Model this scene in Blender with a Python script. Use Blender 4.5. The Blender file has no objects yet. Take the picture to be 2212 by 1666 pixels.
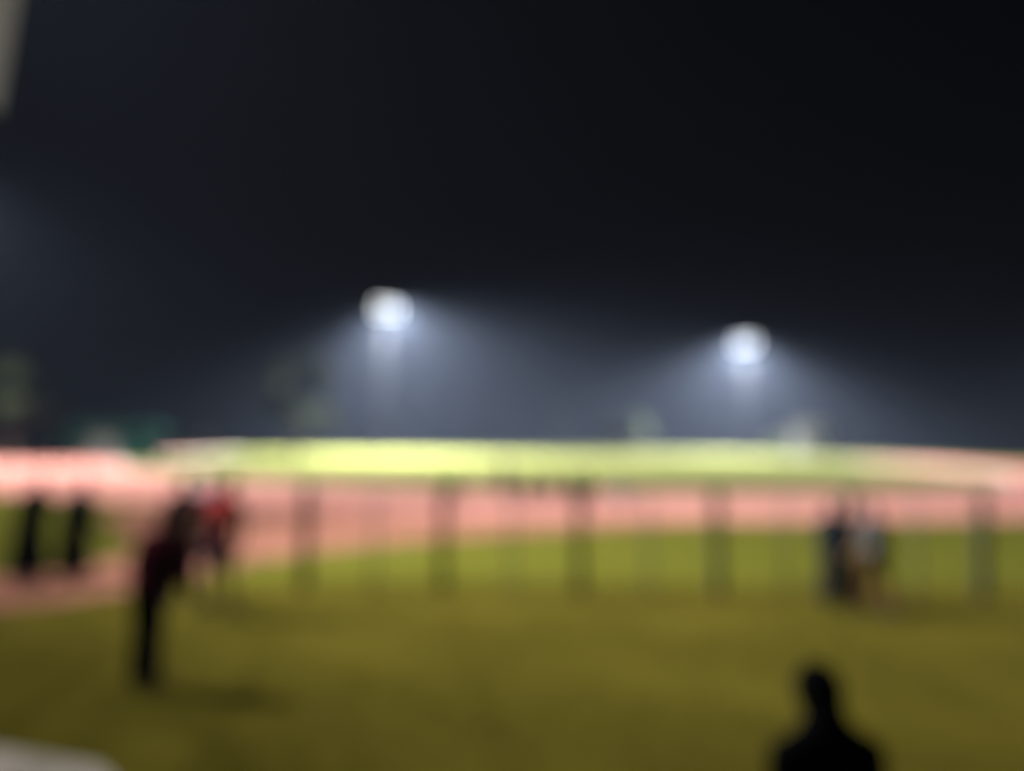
import bpy, bmesh, math, random
from mathutils import Vector, Matrix
S = bpy.context.scene
COL = S.collection
random.seed(7)
R = math.radians

# ------------------------------------------------------------------ camera
H, HOR, F, CX, CY = 2.5, 945.0, 1580.0, 1106.0, 833.0     # eye height, horizon row, focal length (px of a 2212 px wide frame)
ROLL = R(0.8)
cam = bpy.data.cameras.new('camera')
cam_o = bpy.data.objects.new('camera', cam); COL.objects.link(cam_o)
cam.sensor_width = 36; cam.lens = 36 * F / 2212; cam.clip_end = 4000; cam.clip_start = .02
cam_o.matrix_world = Matrix.Translation((0, 0, H)) @ Matrix.Rotation(math.pi/2 + math.atan((HOR-CY)/F), 4, 'X') @ Matrix.Rotation(ROLL, 4, 'Z')
S.camera = cam_o
cam.dof.use_dof = True                   # the photograph is far out of focus: the lens sits at its near limit
cam.dof.focus_distance = 0.30
cam.dof.aperture_fstop = 1.72
# ------------------------------------------------------------------ night sky
w = bpy.data.worlds.new('World'); S.world = w; w.use_nodes = True
bg = w.node_tree.nodes['Background']
bg.inputs[0].default_value = (.9, .82, 1, 1); bg.inputs[1].default_value = .0008
S.view_settings.view_transform = 'Standard'; S.view_settings.look = 'None'
S.view_settings.exposure = 0; S.view_settings.gamma = 1
LAMP_W = 1250000.0          # wide spill of each mast
BEAM_W = 138000.0          # beam of the added unseen mast, thrown over the near ground
LAMP_C = (.94, .96, 1.0)

# ------------------------------------------------------------------ helpers
def ground_at(px, py):
    """ground point seen at a position of the photograph (2212 px wide), roll taken out"""
    yc = py - (px-CX)*math.tan(ROLL)
    d = H*F/(yc-HOR)
    return Vector(((px-CX+(py-CY)*math.tan(ROLL))/F*d, d, 0))

MATS = {}
def mat(name, col, rough=.85, col2=None, scale=4, detail=6, bump=0, emit=0, metal=0, scale2=None, contrast=.5):
    if name in MATS: return MATS[name]
    m = bpy.data.materials.new(name); m.use_nodes = True
    nt = m.node_tree; b = nt.nodes['Principled BSDF']
    b.inputs['Roughness'].default_value = rough; b.inputs['Specular IOR Level'].default_value = .5 if rough < .55 else 0.0; b.inputs['Metallic'].default_value = metal
    b.inputs['Base Color'].default_value = (*col, 1)
    if emit:
        b.inputs['Emission Color'].default_value = (*LAMP_C, 1); b.inputs['Emission Strength'].default_value = emit
    tc = nt.nodes.new('ShaderNodeTexCoord')
    if col2:
        n = nt.nodes.new('ShaderNodeTexNoise'); n.inputs['Scale'].default_value = scale; n.inputs['Detail'].default_value = detail
        n.inputs['Roughness'].default_value = .65
        nt.links.new(tc.outputs['Object'], n.inputs['Vector'])
        r = nt.nodes.new('ShaderNodeValToRGB'); r.color_ramp.elements[0].position = .5-contrast/2*.6; r.color_ramp.elements[1].position = .5+contrast/2*.6
        r.color_ramp.elements[0].color = (*col, 1); r.color_ramp.elements[1].color = (*col2, 1)
        nt.links.new(n.outputs['Fac'], r.inputs['Fac']); nt.links.new(r.outputs['Color'], b.inputs['Base Color'])
    if bump:
        n2 = nt.nodes.new('ShaderNodeTexNoise'); n2.inputs['Scale'].default_value = scale2 or scale*12; n2.inputs['Detail'].default_value = 4
        nt.links.new(tc.outputs['Object'], n2.inputs['Vector'])
        bp = nt.nodes.new('ShaderNodeBump'); bp.inputs['Strength'].default_value = bump; bp.inputs['Distance'].default_value = .02
        nt.links.new(n2.outputs['Fac'], bp.inputs['Height']); nt.links.new(bp.outputs['Normal'], b.inputs['Normal'])
    MATS[name] = m
    return m

def obj(name, verts, faces, m, parent=None, smooth=False):
    me = bpy.data.meshes.new(name); me.from_pydata([tuple(v) for v in verts], [], faces); me.update()
    if smooth: me.polygons.foreach_set('use_smooth', [True]*len(me.polygons))
    me.materials.append(m)
    return link(name, me, parent)
def link(name, me, parent=None):
    o = bpy.data.objects.new(name, me); COL.objects.link(o); o.parent = parent
    return o
def tag(o, label, cat, group=None):
    o['label'] = label; o['category'] = cat
    if group: o['group'] = group
    return o
def empty(name, loc, rz=0):
    o = bpy.data.objects.new(name, None); COL.objects.link(o); o.location = loc; o.rotation_euler.z = rz; o.empty_display_size = .3
    return o
def struct(o):
    o['kind'] = 'structure'; return o

class MB:
    def __init__(s): s.v = []; s.f = []
    def box(s, c, d, rot=None, taper=1):
        i = len(s.v); c = Vector(c)
        for sx, sy, sz in ((-1,-1,-1),(1,-1,-1),(1,1,-1),(-1,1,-1),(-1,-1,1),(1,-1,1),(1,1,1),(-1,1,1)):
            k = taper if sz > 0 else 1
            p = Vector((sx*d[0]/2*k, sy*d[1]/2*k, sz*d[2]/2))
            if rot: p = rot @ p
            s.v.append(c+p)
        s.f += [[i+a for a in q] for q in ((0,3,2,1),(4,5,6,7),(0,1,5,4),(1,2,6,5),(2,3,7,6),(3,0,4,7))]
        return s
    def tube(s, a, ra, b, rb, n=12, caps=True):
        a = Vector(a); b = Vector(b); ax = (b-a); q = ax.to_track_quat('Z', 'Y'); i = len(s.v)
        for c, r in ((a, ra), (b, rb)):
            for k in range(n):
                t = 2*math.pi*k/n; s.v.append(c + q @ Vector((r*math.cos(t), r*math.sin(t), 0)))
        for k in range(n): s.f.append([i+k, i+(k+1) % n, i+n+(k+1) % n, i+n+k])
        if caps: s.f += [[i+n-1-k for k in range(n)], [i+n+k for k in range(n)]]
        return s
    def capsule(s, a, ra, b, rb, n=12):
        a = Vector(a); b = Vector(b); ax = b-a; L = ax.length
        if L < 1e-5: ax = Vector((0, 0, 1)); b = a+ax*1e-4
        q = ax.to_track_quat('Z', 'Y'); i = len(s.v); rings = []
        z = ax.normalized()
        for t in (-80, -50, -20): rings.append((a + z*ra*math.sin(R(t)), ra*math.cos(R(t))))
        for t in (20, 50, 80): rings.append((b + z*rb*math.sin(R(t)), rb*math.cos(R(t))))
        for c, r in rings:
            for k in range(n):
                u = 2*math.pi*k/n; s.v.append(c + q @ Vector((r*math.cos(u), r*math.sin(u), 0)))
        for j in range(len(rings)-1):
            for k in range(n):
                p = i+j*n; s.f.append([p+k, p+(k+1) % n, p+n+(k+1) % n, p+n+k])
        e = i+(len(rings)-1)*n
        s.f += [[i+n-1-k for k in range(n)], [e+k for k in range(n)]]
        return s
    def ellipsoid(s, c, rad, rot=None, n=14, m=9):
        c = Vector(c); i = len(s.v)
        for j in range(1, m):
            t = math.pi*j/m
            for k in range(n):
                u = 2*math.pi*k/n
                p = Vector((rad[0]*math.sin(t)*math.cos(u), rad[1]*math.sin(t)*math.sin(u), -rad[2]*math.cos(t)))
                s.v.append(c + (rot @ p if rot else p))
        for j in range(m-2):
            for k in range(n):
                p = i+j*n; s.f.append([p+k, p+(k+1) % n, p+n+(k+1) % n, p+n+k])
        e = i+(m-2)*n
        s.f += [[i+n-1-k for k in range(n)], [e+k for k in range(n)]]
        return s
    def build(s, name, m, parent=None, smooth=False):
        return obj(name, s.v, s.f, m, parent, smooth)
    def minz(s): return min(v.z for v in s.v)

def remeshed(mb, voxel, smooth_it=3):
    """one continuous surface from overlapping volumes"""
    me = bpy.data.meshes.new('t'); me.from_pydata([tuple(v) for v in mb.v], [], mb.f); me.update()
    o = bpy.data.objects.new('t', me); COL.objects.link(o)
    r = o.modifiers.new('r', 'REMESH'); r.mode = 'VOXEL'; r.voxel_size = voxel; r.use_smooth_shade = True
    if smooth_it:
        sm = o.modifiers.new('s', 'SMOOTH'); sm.iterations = smooth_it; sm.factor = .5
    dg = bpy.context.evaluated_depsgraph_get()
    out = bpy.data.meshes.new_from_object(o.evaluated_get(dg))
    bpy.data.objects.remove(o); bpy.data.meshes.remove(me)
    return out

# ------------------------------------------------------------------ ground, track, path
M_far = mat('far_ground', (.035, .04, .015), col2=(.06, .06, .022), scale=.15, bump=.3, scale2=3)
M_near = mat('dry_turf', (.066, .051, .0065), col2=(.055, .046, .006), scale=.55, bump=.5, scale2=14, contrast=.9)
M_green = mat('verge_turf', (.074, .070, .009), col2=(.062, .063, .008), scale=.7, bump=.5, scale2=14, contrast=.7)
M_field = mat('infield_turf', (.088, .091, .027), col2=(.076, .081, .023), scale=.25, bump=.3, scale2=6, contrast=.7)
M_track = mat('track_rubber', (.37, .148, .113), col2=(.335, .13, .098), scale=.35, bump=.25, scale2=60, contrast=.6, rough=.8)
M_line = mat('line_paint', (.74, .70, .66), col2=(.6, .55, .5), scale=3, rough=.7)
M_path = mat('path_rubber', (.20, .085, .055), col2=(.17, .072, .048), scale=.8, bump=.3, scale2=40, contrast=.6)
M_conc = mat('concrete', (.29, .25, .20), col2=(.22, .195, .16), scale=3, bump=.4, scale2=40)

struct(obj('ground', [(-900, -60, -.012), (900, -60, -.012), (900, 1500, -.012), (-900, 1500, -.012)], [[0, 1, 2, 3]], M_far))
def sheet(name, pts, z, m):
    return struct(obj(name, [(p[0], p[1], z) for p in pts], [list(range(len(pts)))], m))
sheet('turf', [(-75, -8), (75, -8), (75, 13.4), (14, 13.3), (2, 12.9), (-4, 12.6), (-14, 9.4), (-75, 6.5)], -.006, M_near)
sheet('grass_verge', [(75, 13.4), (75, 96), (-75, 96), (-75, 6.5), (-14, 9.4), (-4, 12.6), (2, 12.9), (14, 13.3)], -.004, M_green)
TC = Vector((4, 73)); RI, RO = 38.0, 50.2
def oval(rad, n=72, y_end=94.0):
    pts = [(TC.x-rad, y_end)]
    for k in range(n+1):
        t = math.pi + math.pi*k/n; pts.append((TC.x+rad*math.cos(t), TC.y+rad*math.sin(t)))
    pts.append((TC.x+rad, y_end))
    return pts
def ring(name, r0, r1, z, m, parent=None):
    a, b = oval(r0), oval(r1); n = len(a)
    return obj(name, [(p[0], p[1], z) for p in a]+[(p[0], p[1], z) for p in b], [[i, n+i, n+i+1, i+1] for i in range(n-1)], m, parent)
sheet('infield', oval(RI+.02), .001, M_field)
track = struct(ring('running_track', RI, RO, .004, M_track))
for i in range(10):
    r = RI+.35+i*1.22
    ring('lane_line', r, r+.05, .008, M_line, track)
kerb_pts_i, kerb_pts_o = oval(RI-.12), oval(RI+.03); n = len(kerb_pts_i)
kv = [(p[0], p[1], 0) for p in kerb_pts_i]+[(p[0], p[1], 0) for p in kerb_pts_o]+[(p[0], p[1], .06) for p in kerb_pts_i]+[(p[0], p[1], .06) for p in kerb_pts_o]
kf = []
for i in range(n-1): kf += [[2*n+i, 3*n+i, 3*n+i+1, 2*n+i+1], [i, 2*n+i, 2*n+i+1, i+1], [n+i, n+i+1, 3*n+i+1, 3*n+i]]
obj('kerb', kv, kf, M_line, track)
# reddish path that leaves the bend and passes in front of the green wedge at the left
def smooth_poly(pts, it=3):
    for _ in range(it):
        q = []
        for i in range(len(pts)):
            a, b = Vector(pts[i]), Vector(pts[(i+1) % len(pts)])
            q += [a*.75+b*.25, a*.25+b*.75]
        pts = q
    return pts
apron = smooth_poly([(9.5, 25.5), (6.0, 22.6), (1.9, 20.4), (-2.0, 18.1), (-5.0, 15.0), (-5.6, 12.0), (-7.4, 10.0), (-13, 7.9), (-24, 5.6), (-24, 8.2), (-14, 10.7), (-8.8, 12.7), (-7.6, 14.4), (-8.6, 17.4), (-13, 22.5), (-10, 27), (2, 27)], 3)
sheet('path', apron, .000, M_path)
# concrete terrace edge in the lower left corner
a, b = ground_at(-10, 1612), ground_at(300, 1672)
mb = MB(); c = [(-14, 6.4), (a.x, a.y), (b.x, b.y), (b.x+.25, b.y-.5), (b.x-.1, 1.0), (-14, 1.0)]
c = [(-14, a.y+.35), (a.x, a.y), (b.x-.25, b.y+.12), (b.x, b.y-.12), (b.x+.15, b.y-.7), (b.x+.2, .9), (-14, .9)]
n = len(c)
v = [(p[0], p[1], -.05) for p in c]+[(p[0], p[1], .10) for p in c]
f = [list(range(n, 2*n))]+[[i, (i+1) % n, n+(i+1) % n, n+i] for i in range(n)]
obj_conc = struct(obj('pavement', v, f, M_conc))
# ---- grass blades of the near ground
def blades(name, count, region, hgt, m):
    v = []; f = []
    rnd = random.Random(3)
    k = 0
    while k < count:
        y = region[0]+(region[1]-region[0])*rnd.random()**1.25; x = (rnd.random()*2-1)*(y*.74+.5)
        if x < b.x+.3 and y < a.y+.6: k += 1; continue
        if y > 10 and x < -4.5: k += 1; continue
        if math.sin(x*1.7+2*math.sin(y*.9))+math.sin(y*2.1+x*.6) < -2.2+rnd.random()*2.6: k += 1; continue
        t = rnd.random()*6.283; h = hgt*(.5+rnd.random()); wd = .004+.0015*y*.4
        i = len(v); dx, dy = math.cos(t)*wd, math.sin(t)*wd; lx, ly = (rnd.random()-.5)*h*2.6, (rnd.random()-.5)*h*2.6
        v += [(x-dx, y-dy, -.008), (x+dx, y+dy, -.008), (x+lx, y+ly, h)]
        f.append([i, i+1, i+2]); k += 1
    o = obj(name, v, f, m); o['kind'] = 'stuff'; return o
M_blade = mat('blade', (.105, .082, .011), col2=(.085, .074, .010), scale=.8, contrast=.7)
nt_ = M_blade.node_tree; b_ = nt_.nodes['Principled BSDF']; tr_ = nt_.nodes.new('ShaderNodeBsdfTranslucent'); mx_ = nt_.nodes.new('ShaderNodeMixShader')
mx_.inputs[0].default_value = .5; src_ = b_.inputs['Base Color'].links[0].from_socket; nt_.links.new(src_, tr_.inputs['Color'])
nt_.links.new(b_.outputs[0], mx_.inputs[1]); nt_.links.new(tr_.outputs[0], mx_.inputs[2]); nt_.links.new(mx_.outputs[0], nt_.nodes['Material Output'].inputs['Surface'])
g = blades('grass', 90000, (2.2, 13.2), .035, M_blade)
tag(g, 'short olive grass growing over the dim foreground', 'grass')

# ------------------------------------------------------------------ fence of tall posts
M_post = mat('post_concrete', (.05, .05, .035), col2=(.038, .038, .027), scale=6, bump=.4, scale2=50)
M_wire = mat('wire', (.12, .12, .12), rough=.5, metal=.8)
fence_y = 12.0
def px_to_x(px, d): return (px-CX)/F*d
fence = empty('post_fence', (px_to_x(670, fence_y), fence_y, 0))
tag(fence, 'long row of tall evenly spaced posts standing between dim turf and green verge', 'fence')
main_x = [px_to_x(p, fence_y)-fence.location.x for p in (670, 965, 1255, 1550, 1836, 2110, 2400)]
pm = MB(); pm.box((0, 0, .80), (.14, .13, 1.70)); pm.box((0, 0, 1.675), (.14, .13, .05), taper=.55); pme = None
for i, x in enumerate(main_x):
    if pme is None: o = pm.build('post', M_post, fence); pme = o.data
    else: o = link('post', pme, fence)
    o.location = (x, random.uniform(-.05, .05), 0); o.rotation_euler = (random.uniform(-.015, .015), random.uniform(-.015, .015), 0)
im = MB(); im.tube((0, 0, -.05), .028, (0, 0, 1.6), .028, 10); ime = None
for i in range(len(main_x)-1):
    x = (main_x[i]+main_x[i+1])/2
    if ime is None: o = im.build('stay', M_wire, fence); ime = o.data
    else: o = link('stay', ime, fence)
    o.location = (x, 0, 0)
for z in (.35, .75, 1.15, 1.55):
    m_ = MB()
    for i in range(len(main_x)-1): m_.tube((main_x[i], -.075, z), .004, (main_x[i+1], -.075, z), .004, 5, caps=False)
    m_.build('wire', M_wire, fence)

# ------------------------------------------------------------------ floodlight masts
M_steel = mat('galvanised_steel', (.10, .10, .10), col2=(.07, .07, .07), scale=5, rough=.5, metal=.6)
M_pole = mat('pole_paint', (.012, .012, .012), col2=(.009, .009, .009), scale=5, rough=.8)
M_lens = mat('lamp_lens', (.9, .9, .9), emit=5.5)
MAST_H = 19.3
def mast(x, y, face, label, h=MAST_H, power=1.0, throw=0):
    t = empty('floodlight_mast', (x, y, 0), face)
    tag(t, label, 'floodlight', 'floodlight masts round the ground')
    m_ = MB(); z0 = -.05
    for za, zb in ((0, .3), (.3, .65), (.65, 1.0)):
        m_.tube((0, 0, z0+za*h), .24-.12*za, (0, 0, z0+zb*h), .24-.12*zb-.04, 12)
    m_.build('pole', M_pole, t)
    m_ = MB(); m_.tube((0, 0, -.04), .42, (0, 0, .06), .42, 12); m_.build('base_plate', M_steel, t)
    m_ = MB()
    for z in (h-.25, h+.75): m_.box((0, .0, z), (3.2, .10, .10))
    m_.box((-1.2, .0, h+.25), (.08, .08, .9)); m_.box((1.2, .0, h+.25), (.08, .08, .9)); m_.box((0, 0, h+.25), (.10, .10, .9))
    m_.build('crossarm', M_steel, t)
    tilt = Matrix.Rotation(R(38), 3, 'X')            # lens looks down and outwards along local -Y
    for z in (h-.25, h+.75):
        for q in (-1.25, 0, 1.25):
            hs = MB(); c = Vector((q, -.38, z-.02))
            hs.box(c, (.62, .20, .52), tilt); hs.box((q, -.17, z), (.07, .30, .07))
            ho = hs.build('lamp_head', M_steel, t)
            ls = MB(); ls.box(c+tilt @ Vector((0, -.108, 0)), (.54, .012, .44), tilt); ls.build('lens', M_lens, ho)
    L = bpy.data.lights.new('floodlight_beam', 'SPOT'); L.energy = LAMP_W*power; L.color = LAMP_C
    L.spot_size = R(126); L.spot_blend = .4; L.shadow_soft_size = .9
    lo = bpy.data.objects.new('floodlight_beam', L); COL.objects.link(lo); lo.parent = t
    lo.location = (0, -2.2, h+.3); lo.rotation_euler = (-R(24), 0, 0)
    if throw:
        L = bpy.data.lights.new('added_throw', 'SPOT'); L.energy = throw; L.color = LAMP_C
        L.spot_size = R(66); L.spot_blend = 1.0; L.shadow_soft_size = .9
        lo = bpy.data.objects.new('added_throw', L); COL.objects.link(lo); lo.parent = t; lo.location = (0, -1.3, h-.3)
        aim = Matrix.Rotation(-face, 3, 'Z') @ (Vector((10, 17.5, 0))-Vector((x, y, h-.3)))
        lo.rotation_euler = aim.to_track_quat('-Z', 'Y').to_euler()
    return t
def mast_at(px, py, label, h=MAST_H, power=1.0, turn=0.0):
    yc = py-(px-CX)*math.tan(ROLL); d = (h+.1-H)/((HOR-yc)/F); x = (px-CX)/F*d
    face = math.atan2(0-x, -(-d+22))                       # lamps look at the near bend
    return mast(x, d, face*.7+turn, label, h, power)
mast_at(828, 668, 'brighter taller-looking floodlight mast left of centre behind the infield', power=.82, turn=.48)
mast_at(1613, 742, 'smaller-looking floodlight mast right of centre behind the infield', turn=-.22)
mast_at(-230, 380, 'floodlight mast just past the left edge, its glow entering the frame', power=.085)
mast_at(2600, 640, 'floodlight mast just past the right edge, only its faint glow in view', power=.11)

mast(-20, 13, R(88), 'added floodlight mast lighting the near turf, unseen outside the left edge of the view', power=.008, throw=BEAM_W)  # unseen mast added so the foreground is lit from the left

# ------------------------------------------------------------------ trees
M_bark = mat('bark', (.07, .05, .035), col2=(.04, .03, .02), scale=8, bump=.6)
def leaf_mat(n, c, c2): return mat(n, c, col2=c2, scale=1.1, rough=.7, contrast=.6)
LM = [leaf_mat('leaf_a', (.02, .026, .012), (.034, .038, .018)), leaf_mat('leaf_b', (.022, .025, .012), (.034, .035, .018)), leaf_mat('leaf_c', (.018, .026, .014), (.03, .036, .018))]
def make_crown(seed, rad, hgt, n_leaf, size):
    rnd = random.Random(seed); v = []; f = []
    lobes = []
    for k in range(15):
        t = rnd.random()*6.283; rr = rad*(.15+.62*rnd.random()); z = hgt*(.1+.8*rnd.random())
        s = rad*(.26+.24*rnd.random())*(1.1-.35*z/hgt)
        lobes.append((rr*math.cos(t)*(1-.45*z/hgt), rr*math.sin(t)*(1-.45*z/hgt), z, s))
    for k in range(n_leaf):
        lx, ly, lz, s = lobes[rnd.randrange(len(lobes))]
        d = Vector((rnd.gauss(0, 1), rnd.gauss(0, 1), rnd.gauss(0, 1))).normalized()*s*(rnd.random()**.4)
        p = Vector((lx, ly, lz))+Vector((d.x, d.y, d.z*.8))
        u = Vector((rnd.gauss(0, 1), rnd.gauss(0, 1), rnd.gauss(0, .6))).normalized(); q = u.orthogonal().normalized()
        sz = size*(.6+.8*rnd.random()); i = len(v)
        v += [p-u*sz, p+q*sz*.45, p+u*sz, p-q*sz*.45]; f.append([i, i+1, i+2, i+3])
    return v, f, lobes
protos = []
for s, (rad, hg, nl, sz) in enumerate([(3.4, 5.6, 5200, .26), (2.6, 6.6, 4600, .24), (4.2, 5.0, 5600, .28)]):
    protos.append(make_crown(11+s, rad, hg, nl, sz)+(rad, hg))
crown_mesh = {}
def tree(px, d, top, kind, lm, label, group='trees behind the ground', rz=0.0):
    v, f, lobes, rad, hg = protos[kind]
    sc = top/(hg+2.6+.6)
    t = empty('tree', (px_to_x(px, d), d, 0), rz); t.scale = (sc, sc, sc)
    tag(t, label, 'tree', group)
    key = (kind, lm)
    if key not in crown_mesh:
        me = bpy.data.meshes.new('crown'); me.from_pydata([tuple(p) for p in v], [], f); me.update(); me.materials.append(LM[lm]); crown_mesh[key] = me
        m_ = MB(); m_.tube((0, 0, -.1), .30, (.05, .02, 1.4), .21, 10); m_.tube((.05, .02, 1.35), .21, (0, 0, 3.4), .14, 10)
        for L in lobes[:9]: m_.tube((0, 0, 2.2+.1*L[2]), .10, (L[0]*.9, L[1]*.9, L[2]+2.6), .03, 7)
        tm = bpy.data.meshes.new('trunk'); tm.from_pydata([tuple(p) for p in m_.v], [], m_.f); tm.materials.append(M_bark); crown_mesh[key, 't'] = tm
    c = link('crown', crown_mesh[key], t); c.location.z = 2.6
    link('trunk', crown_mesh[key, 't'], t)
def T(py, px, d):   # height of a point seen at row py
    return H+(HOR-(py-(px-CX)*math.tan(ROLL)))/F*d
tree(30, 58, T(705, 30, 58), 1, 0, 'dim leafy tree at the far left edge under the strongest left glow', rz=1)
tree(640, 80, T(752, 640, 80), 0, 0, 'tall lit tree with pale yellowish crown left of the brighter floodlight', rz=.4)
tree(880, 122, T(842, 880, 122), 2, 1, 'pale-topped round tree just below the brighter floodlight', rz=2)
tree(1330, 112, T(898, 1330, 112), 2, 1, 'low pale green tree midway between the two visible floodlights', rz=3)
tree(2060, 125, T(895, 2060, 125), 0, 0, 'low dark tree standing far to the right beyond the field', rz=.9)
dark_group = 'dark trees of the far belt'
rnd = random.Random(5)
for i, px in enumerate((150, 330, 510, 745, 1010, 1120, 1215, 1385, 1560, 1700, 1840, 1950, 2180, 2290)):
    d = rnd.uniform(128, 150); top = rnd.uniform(5.5, 9)
    tree(px, d, top, i % 3, (0, 2)[i % 2], 'dark tree of the dim hazy belt beyond the far edge of the field', dark_group, rnd.random()*6)

# ------------------------------------------------------------------ green canopy shelter and white cabin at the far side
def at(px, py):
    return ground_at(px, py)
p = at(255, 987)
M_tgreen = mat('canopy_green', (.010, .045, .03), col2=(.008, .036, .024), scale=2, rough=.6)
M_pale = mat('pale_panel', (.11, .12, .105), col2=(.09, .10, .088), scale=2, rough=.7)
d = 62.0; sx = d/F
sh = empty('shelter', (px_to_x(225, d), d, 0), .12); tag(sh, 'green-sided shelter with a pale middle panel beyond the track on the left', 'shelter')
for k, (q, wd) in enumerate(((-3.1, 3.0), (3.0, 3.2))):
    m_ = MB(); m_.box((q, -.02, 1.05), (wd, .08, 2.1)); m_.build('side_panel', M_tgreen, sh)
m_ = MB(); m_.box((.15, -.06, 1.2), (2.1, .08, 2.4)); m_.build('middle_panel', M_pale, sh)
for q in (-4.6, -1.3, 1.4, 4.7):
    m_ = MB(); m_.tube((q, .12, -.05), .05, (q, .12, 2.5), .05, 8); m_.build('post', M_steel, sh)
m_ = MB(); i = 0
m_.v = [Vector(q) for q in ((-4.9, -.5, 2.42), (4.9, -.5, 2.42), (4.9, 3.0, 2.42), (-4.9, 3.0, 2.42), (-3.4, 1.2, 3.35), (3.4, 1.2, 3.35))]
m_.f = [[0, 3, 2, 1], [0, 1, 5, 4], [1, 2, 5], [2, 3, 4, 5], [3, 0, 4]]
m_.build('roof', M_tgreen, sh)
d = 120.0
M_white = mat('white_wall', (.15, .14, .145), col2=(.12, .115, .12), scale=1.2, rough=.8)
M_dark = mat('dark_glass', (.02, .022, .025), rough=.2)
cb = empty('cabin', (px_to_x(1752, d), d, 0), -.85); cb.scale = (1.45, 1.45, 1.45); tag(cb, 'small pale cabin with a lower lean-to beyond the infield on the right', 'cabin')
MB().box((0, 0, 1.85), (2.7, 3.0, 3.7)).build('wall', M_white, cb)
MB().box((0, 0, 3.78), (3.1, 3.4, .16)).build('roof', M_steel, cb)
dd = MB().box((-.55, -1.52, 1.0), (.9, .06, 2.0)).build('door', M_steel, cb); MB().box((-.22, -1.57, 1.0), (.12, .05, .05)).build('handle', M_dark, dd)
ww = MB().box((.62, -1.515, 1.6), (.9, .05, .9)).build('window', M_white, cb); MB().box((.62, -1.55, 1.6), (.76, .03, .76)).build('pane', M_dark, ww)
MB().box((-3.0, 0, 1.05), (3.25, 2.4, 2.1)).build('lean_to', M_pale, cb)
MB().box((-3.05, -.05, 2.18), (3.5, 2.8, .12)).build('lean_to_roof', M_steel, cb)
d = 70.0
sg = empty('notice_board', (px_to_x(442, d), d, 0), .1); tag(sg, 'small pale board on two posts above the people in the left group', 'board')
MB().box((0, 0, 1.75), (1.3, .05, 1.1)).build('board', mat('board_face', (.36, .31, .30), col2=(.30, .26, .25), scale=2), sg)
for q in (-.5, .5): MB().box((q, .06, 1.1), (.07, .06, 2.3)).build('post', M_steel, sg)

# steel roof bracket of the stand at the upper left corner
rb = empty('roof_bracket', (-2.69, 3.55, 4.75)); tag(rb, 'pale grey tapering bracket hanging into the upper left corner', 'bracket')
m_ = MB(); m_.v = [Vector(q) for q in ((-.5, -.06, .5), (.135, -.06, .5), (.02, -.06, -.62), (-.10, -.06, -.66), (-.5, -.06, -.1),
                                        (-.5, .06, .5), (.135, .06, .5), (.02, .06, -.62), (-.10, .06, -.66), (-.5, .06, -.1))]
m_.f = [[4, 3, 2, 1, 0], [5, 6, 7, 8, 9]]+[[i, (i+1) % 5, 5+(i+1) % 5, 5+i] for i in range(5)]
M_brk = mat('bracket_paint', (.75, .74, .72), col2=(.65, .64, .62), scale=4, rough=.6)
m_.build('plate', M_brk, rb)
m_ = MB(); m_.v = [Vector(q) for q in ((.137, -.1, .5), (.137, .1, .5), (.022, .1, -.62), (.022, -.1, -.62), (.152, -.1, .5), (.152, .1, .5), (.037, .1, -.62), (.037, -.1, -.62))]
m_.f = [[0, 1, 2, 3], [7, 6, 5, 4], [0, 4, 5, 1], [1, 5, 6, 2], [2, 6, 7, 3], [3, 7, 4, 0]]
m_.build('flange', M_brk, rb)

# ------------------------------------------------------------------ people
M_skin = mat('skin', (.22, .12, .08), rough=.6, col2=(.19, .10, .065), scale=9)
M_hair = mat('hair', (.012, .010, .009), rough=.8)
M_eye = mat('eye_dark', (.02, .015, .012), rough=.2); M_lip = mat('lip', (.20, .075, .06), rough=.5)
M_shoe = mat('shoe', (.05, .05, .05), rough=.6); M_shoew = mat('shoe_pale', (.35, .34, .32), rough=.6)
def cloth(name, c):
    return mat('cloth_'+name, c, col2=tuple(k*.75 for k in c), scale=7, rough=.9, bump=.35, scale2=25)
def Rx(a): return Matrix.Rotation(a, 3, 'X')
def Ry(a): return Matrix.Rotation(a, 3, 'Y')

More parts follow.
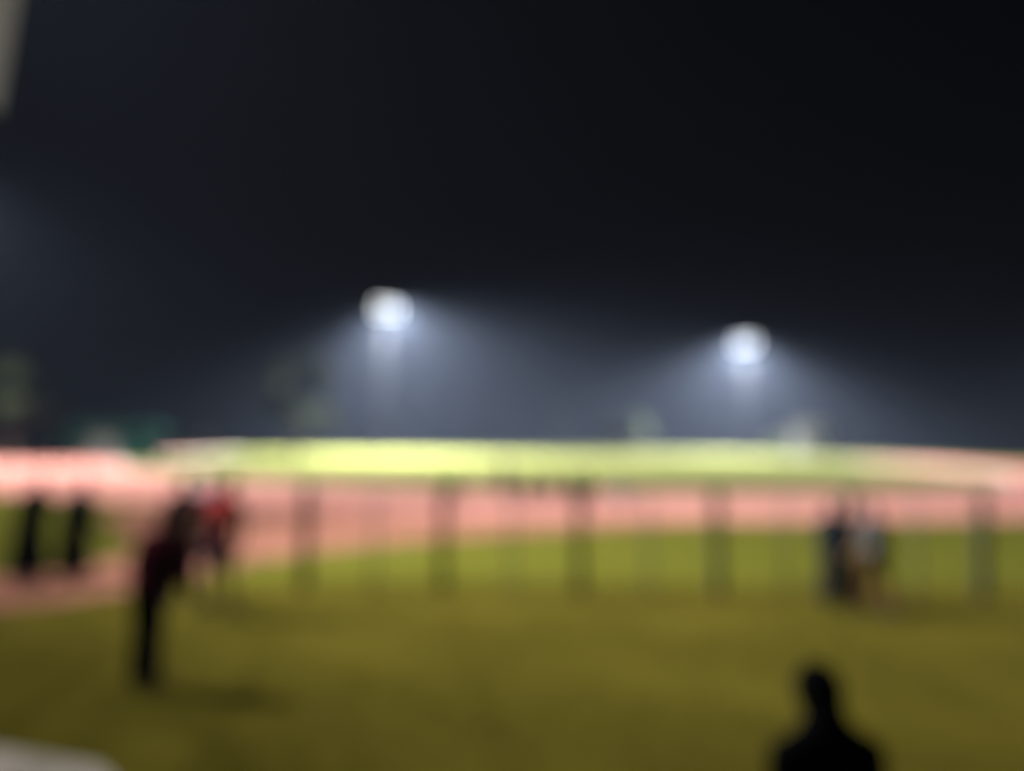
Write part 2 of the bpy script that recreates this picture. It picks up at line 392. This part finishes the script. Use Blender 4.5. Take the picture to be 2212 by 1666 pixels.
def person(px, py, h, rz, label, top, bottom, lean=4, side=0, legs=((18, 8), (-14, 14)), arms=((20, 8, 25), (-20, 8, 20)),
           head_pitch=0, shorts=False, sleeves='short', long_hair=False, group=None, voxel=.011, female=False, shoe=None, skin=None, loc=None, jacket=False, skirt=False, bulk=0.0, hood=False, stance=.03):
    """legs: (hip swing, knee bend) right, left; arms: (swing, abduction, elbow bend); local +Y is ahead"""
    skin = skin or M_skin
    t = Rx(-R(lean)) @ Ry(R(side))
    pel = Vector((0, 0, 0)); up = lambda x, y, z: pel + t @ Vector((x, y, z))
    sw = .170 if female else .190; hw = .095
    J = {}
    J['chest'] = up(0, 0, .36); J['neck'] = up(0, -.005, .52)
    hd = t @ Rx(-R(head_pitch)); J['head'] = J['neck'] + hd @ Vector((0, .025, .155))
    hc0 = J['head']
    body = MB(); shirt = MB(); trou = MB(); shoes = []
    # torso
    for bag, o in ((body, 0.0), (shirt, (.016 if not jacket else .03)+bulk)):
        bag.ellipsoid(up(0, 0, .03), (.150+o, .110+o, .12+o), t)
        bag.ellipsoid(up(0, 0, .17), ((.128 if female else .14)+o, .098+o, .17+o), t)
        bag.ellipsoid(up(0, .005, .35), (.160+o, .112+o, .17+o), t)
        bag.capsule(up(-sw+.035, -.005, .438), .056+o*.8, up(sw-.035, -.005, .438), .056+o*.8)
        for s in (-1, 1): bag.capsule(up(s*.015, -.012, .515), .048+o*.7, up(s*(sw-.03), -.005, .445), .048+o*.7)
    if jacket: shirt.capsule(up(0, -.02, .50), .085, up(0, -.04, .56), .075)
    if hood:
        shirt.ellipsoid(hc0+hd @ Vector((0, -.035, .028)), (.104, .108, .128), hd)
        shirt.capsule(hc0+hd @ Vector((0, -.05, -.05)), .092, up(0, -.03, .45), .105)
        for s in (-1, 1): shirt.capsule(hc0+hd @ Vector((s*.03, -.05, -.09)), .07, up(s*.13, -.01, .425), .072); shirt.capsule(up(s*.03, -.03, .535), .085, up(s*.155, -.01, .46), .078)
    if female and not jacket: shirt.ellipsoid(up(.07, .085, .33), (.06, .05, .06)); shirt.ellipsoid(up(-.07, .085, .33), (.06, .05, .06))
    trou.ellipsoid(up(0, 0, -.0), (.164, .124, .11), t)
    body.capsule(up(0, -.01, .46), .058, J['neck']+hd @ Vector((0, .01, .06)), .052)
    # head
    hc = J['head']
    body.ellipsoid(hc+hd @ Vector((0, -.01, .02)), (.076, .094, .10), hd)
    body.ellipsoid(hc+hd @ Vector((0, .025, -.045)), (.056, .066, .072), hd)
    body.capsule(hc+hd @ Vector((0, .086, .012)), .011, hc+hd @ Vector((0, .102, -.022)), .014, 8)
    for s in (-1, 1): body.ellipsoid(hc+hd @ Vector((s*.077, -.01, -.008)), (.012, .022, .032), hd, 8, 6)
    hair = MB(); hair.ellipsoid(hc+hd @ Vector((0, -.024, .036)), (.084, .098, .098), hd)
    if long_hair:
        hair.ellipsoid(hc+hd @ Vector((0, -.055, -.06)), (.082, .055, .13), hd)
        hair.capsule(hc+hd @ Vector((0, -.06, -.1)), .07, J['neck']+t @ Vector((0, -.11, -.16)), .055)
    # legs
    for s, (sw_a, kb) in ((1, legs[0]), (-1, legs[1])):
        hip = up(s*hw, 0, -.03)
        dth = Rx(R(sw_a)) @ Vector((s*stance, 0, -1)); knee = hip + dth*.425
        dsh = Rx(R(sw_a-kb)) @ Vector((0, 0, -1)); ank = knee + dsh*.415
        body.capsule(hip, .082, knee, .054); body.capsule(knee, .053, knee+dsh*.16+Vector((0, -.012, 0)), .055); body.capsule(knee+dsh*.14, .054, ank, .036)
        if shorts:
            trou.capsule(hip, .100, hip+dth*.36, .088)
        else:
            trou.capsule(hip, .098+bulk*.5, knee, .074+bulk*.5); trou.capsule(knee, .074+bulk*.5, ank+dsh*(-.02), .060+bulk*.5)
        fa = R(max(-35, min(25, (sw_a-kb)*.6)))
        fr = Rx(fa); sb = MB()
        for zz, rr, y0, y1 in ((-.045, .036, -.05, .15), (-.02, .040, -.045, .05)):
            sb.capsule(ank+fr @ Vector((0, y0, zz)), rr, ank+fr @ Vector((s*.012, y1, zz)), rr*(.95 if zz < -.04 else .85))
        body.capsule(ank+fr @ Vector((0, -.03, -.04)), .03, ank+fr @ Vector((s*.01, .14, -.05)), .026)
        shoes.append(sb)
    # arms and hands
    for s, (asw, ab, eb) in ((1, arms[0]), (-1, arms[1])):
        shd = up(s*sw, -.005, .445)
        a0 = t @ Rx(R(asw)) @ Ry(-s*R(ab)); dua = a0 @ Vector((0, 0, -1)); elb = shd + dua*.285
        a1 = a0 @ Rx(R(eb)); dfa = a1 @ Vector((0, 0, -1)); wr = elb + dfa*.245
        body.capsule(shd, .055, elb, .042); body.capsule(elb, .042, elb+dfa*.09, .042); body.capsule(elb+dfa*.07, .041, wr, .027)
        if sleeves == 'short': shirt.capsule(shd, .072, shd+dua*.17, .066)
        else: shirt.capsule(shd, .074+bulk*.4, elb, .060+bulk*.4); shirt.capsule(elb, .060+bulk*.4, wr, .044)
        hx = a1 @ Vector((0, s*0, 0)); across = a1 @ Vector((0, 1, 0)); nrm = a1 @ Vector((-s, 0, 0))
        pc = wr + dfa*.055
        body.capsule(wr+dfa*.01, .024, pc+across*.018, .024, 8); body.capsule(wr+dfa*.02, .02, pc-across*.02, .021, 8)
        for k, (off, ln) in enumerate(((.033, .066), (.011, .076), (-.011, .070), (-.032, .054))):
            b0 = wr+dfa*.085+across*off; m1 = b0+dfa*ln*.55+nrm*.006; m2 = m1+(dfa*.7+nrm*.7)*ln*.5
            body.capsule(b0-dfa*.03, .0105, m1, .0095, 7); body.capsule(m1, .0095, m2, .008, 7)
        th0 = wr+dfa*.035+across*.03; th1 = th0+(dfa*.6+across*.75+nrm*.15)*.042; th2 = th1+(dfa*.85+across*.25+nrm*.35)*.034
        body.capsule(th0, .013, th1, .011, 7); body.capsule(th1, .011, th2, .009, 7)
    if skirt:
        trou = MB()
        n_ = 28; m_ = 10
        for i in range(m_):
            f_ = i/(m_-1); z0 = .10-.93*f_; r0 = .150+bulk*.6+(.10+bulk*.6)*f_**.8
            for q_ in range(n_):
                u = 2*math.pi*q_/n_; w_ = 1+.05*f_*math.sin(7*u+1)+.03*f_*math.sin(11*u)
                trou.v.append(Vector((r0*w_*math.cos(u), r0*.82*w_*math.sin(u)-.01, z0)))
        for i in range(m_-1):
            for q_ in range(n_): trou.f.append([i*n_+(q_+1) % n_, i*n_+q_, (i+1)*n_+q_, (i+1)*n_+(q_+1) % n_])
        trou.f += [list(range(n_)), [(m_-1)*n_+n_-1-q_ for q_ in range(n_)]]
    zmin = min([body.minz(), trou.minz()]+[s_.minz() for s_ in shoes])
    k = h/(max(v_.z for v_ in hair.v)-zmin) if legs[0][0] < 60 else h/1.75
    for bag in [body, shirt, trou, hair]+shoes:
        for v_ in bag.v: v_.z -= zmin; v_ *= k
    loc = Vector(loc) if loc else ground_at(px, py)
    root = empty('person', (loc.x, loc.y, .004), rz); tag(root, label, 'person', group)
    def part(name, bag, m, vox, it=3):
        me = remeshed(bag, vox, it); me.materials.clear(); me.materials.append(m)
        me.polygons.foreach_set('use_smooth', [True]*len(me.polygons)); me.polygons.foreach_set('material_index', [0]*len(me.polygons))
        return link(name, me, root)
    part('body', body, skin, voxel*.7, 2); part('shirt' if not jacket else 'jacket', shirt, cloth(*top), voxel*1.2, 5)
    part('skirt' if skirt else 'shorts' if shorts else 'trousers', trou, cloth(*bottom), voxel*1.2, 5)
    part('hair', hair, M_hair, voxel, 2)
    for sb in shoes: part('shoe', sb, shoe or M_shoe, voxel*.9, 2)
    # eyes and mouth
    def hp(x, y, z):
        q = hc + hd @ Vector((x, y, z)); return Vector((q.x*k, q.y*k, (q.z-zmin)*k))
    for s in (-1, 1): MB().ellipsoid(hp(s*.030, .078, .012), (.011, .008, .007), hd, 8, 6).build('eye', M_eye, root, True)
    MB().ellipsoid(hp(0, .086, -.062), (.022, .009, .007), hd, 8, 6).build('mouth', M_lip, root, True)
    return root

BLACK = ('black', (.006, .006, .007)); DARK = ('charcoal', (.010, .010, .010)); MAROON = ('maroon', (.05, .007, .011)); RED = ('red', (.42, .05, .045))
NAVY = ('navy', (.018, .018, .05)); PALE = ('pale_grey', (.22, .19, .22)); GREY = ('grey', (.11, .115, .115)); OLIVE = ('dark_olive', (.02, .018, .011)); WINE = ('wine', (.06, .016, .014)); SLATE = ('slate', (.014, .017, .018))
# near figure, back to the camera
q = Vector(((1766-CX)/F*3.0, 2.88, 0))
person(0, 0, 1.60, R(6), 'person in black seen from behind at the bottom edge, closest to the camera', BLACK, DARK, lean=9, legs=((3, 3), (-2, 2)),
       arms=((12, 6, 30), (10, 6, 35)), head_pitch=10, sleeves='long', hood=True, voxel=.009, loc=q, jacket=True)
# two dark figures on the reddish path at the left
person(76, 1250, 1.70, R(-18), 'person in near-black clothes on the path, leftmost of all figures', BLACK, BLACK, lean=6, side=7, jacket=True, skirt=True, bulk=.085, legs=((5, 4), (-5, 5)), sleeves='long', arms=((-15, 6, 20), (18, 6, 25)))
person(172, 1246, 1.66, R(-25), 'person in dark clothes on the path, second figure from the left edge', DARK, OLIVE, lean=6, side=6, jacket=True, skirt=True, bulk=.085, legs=((-5, 5), (5, 4)), sleeves='long', arms=((16, 6, 25), (-12, 6, 20)))
# group left of centre
person(336, 1466, 1.72, R(-14), 'person in maroon top leaning forward on the turf, nearest of the left group', MAROON, DARK, lean=8, side=7, jacket=True, bulk=.05, stance=-.10, legs=((4, 4), (-3, 5)), arms=((16, 12, 30), (10, 14, 25)), sleeves='long', head_pitch=-4, voxel=.010)
person(404, 1290, 1.85, R(-165), 'tall person in dark clothes standing between the maroon and the red-shirted persons', ('dark_wine', (.03, .014, .016)), BLACK, lean=2, jacket=True, bulk=.02, legs=((5, 3), (-5, 6)), arms=((8, 6, 15), (4, 6, 12)), sleeves='long')
person(482, 1318, 1.92, R(160), 'person in red shirt and navy shorts, rightmost of the left group', RED, NAVY, lean=2, side=-12, stance=-.02, legs=((8, 4), (-8, 10)), arms=((24, 10, 40), (-20, 8, 30)), shorts=True)
person(458, 1205, 1.76, R(160), 'person in pale top behind the left group, beside the red shirt', PALE, DARK, lean=2, legs=((6, 4), (-6, 6)), arms=((10, 8, 20), (6, 8, 15)))
# pair right of centre
person(1790, 1302, 1.58, R(-20), 'person in dark slate clothes, left one of the pair on the right', SLATE, OLIVE, lean=3, jacket=True, skirt=True, bulk=.055, legs=((4, 3), (-4, 4)), arms=((10, 7, 20), (6, 7, 15)), sleeves='long', female=True)
person(1878, 1316, 1.62, R(15), 'person in pale grey top and wine trousers, right one of the pair on the right', GREY, WINE, lean=3, bulk=.025, legs=((-10, 12), (12, 6)), arms=((-12, 8, 20), (16, 8, 25)), female=True)
# resting group on the track in the middle distance
mg = 'people resting on the track'
sit = dict(lean=14, legs=((112, 128), (104, 122)), arms=((48, 8, 30), (42, 8, 35)), group=mg, voxel=.016, sleeves='long')
person(1088, 1078, 1.68, R(170), 'person in light greyish clothes standing behind the seated row on the track', GREY, SLATE, lean=2, legs=((4, 2), (-4, 4)), arms=((8, 6, 15), (6, 6, 15)), group=mg, voxel=.016)
person(1145, 1084, 1.65, R(30), 'dark seated person at the left end of the low row on the track', OLIVE, OLIVE, **sit)
person(1190, 1083, 1.62, R(-10), 'dark seated person in the middle of the low row on the track', DARK, OLIVE, **sit)
person(1234, 1085, 1.66, R(-40), 'dark seated person at the right end of the low row on the track', OLIVE, DARK, **sit)
person(1276, 1098, 1.72, R(60), 'crouching person in black, darkest of the figures on the track', BLACK, DARK, lean=30, legs=((85, 120), (60, 110)), arms=((50, 8, 30), (40, 8, 25)), group=mg, voxel=.016, sleeves='long')
person(1330, 1096, 1.66, R(-110), 'seated person in pale top right of the crouching figure on the track', PALE, GREY, **sit)
person(985, 1083, 1.60, R(80), 'dark seated person behind the second tall post from the left', DARK, OLIVE, **sit)

# ------------------------------------------------------------------ night haze
hz = MB(); hz.box((0, 95, 11.2), (330, 210, 24.6))
ho = hz.build('haze', bpy.data.materials.new('haze'))
hm = ho.data.materials[0]; hm.use_nodes = True; nt = hm.node_tree; nt.nodes.clear()
out = nt.nodes.new('ShaderNodeOutputMaterial'); vol = nt.nodes.new('ShaderNodeVolumePrincipled')
vol.inputs['Color'].default_value = (.62, .74, 1.0, 1); vol.inputs['Density'].default_value = .00017; vol.inputs['Anisotropy'].default_value = .15
nt.links.new(vol.outputs[0], out.inputs['Volume'])
ho['kind'] = 'stuff'; tag(ho, 'thin bluish night haze lit by the floodlights', 'haze')
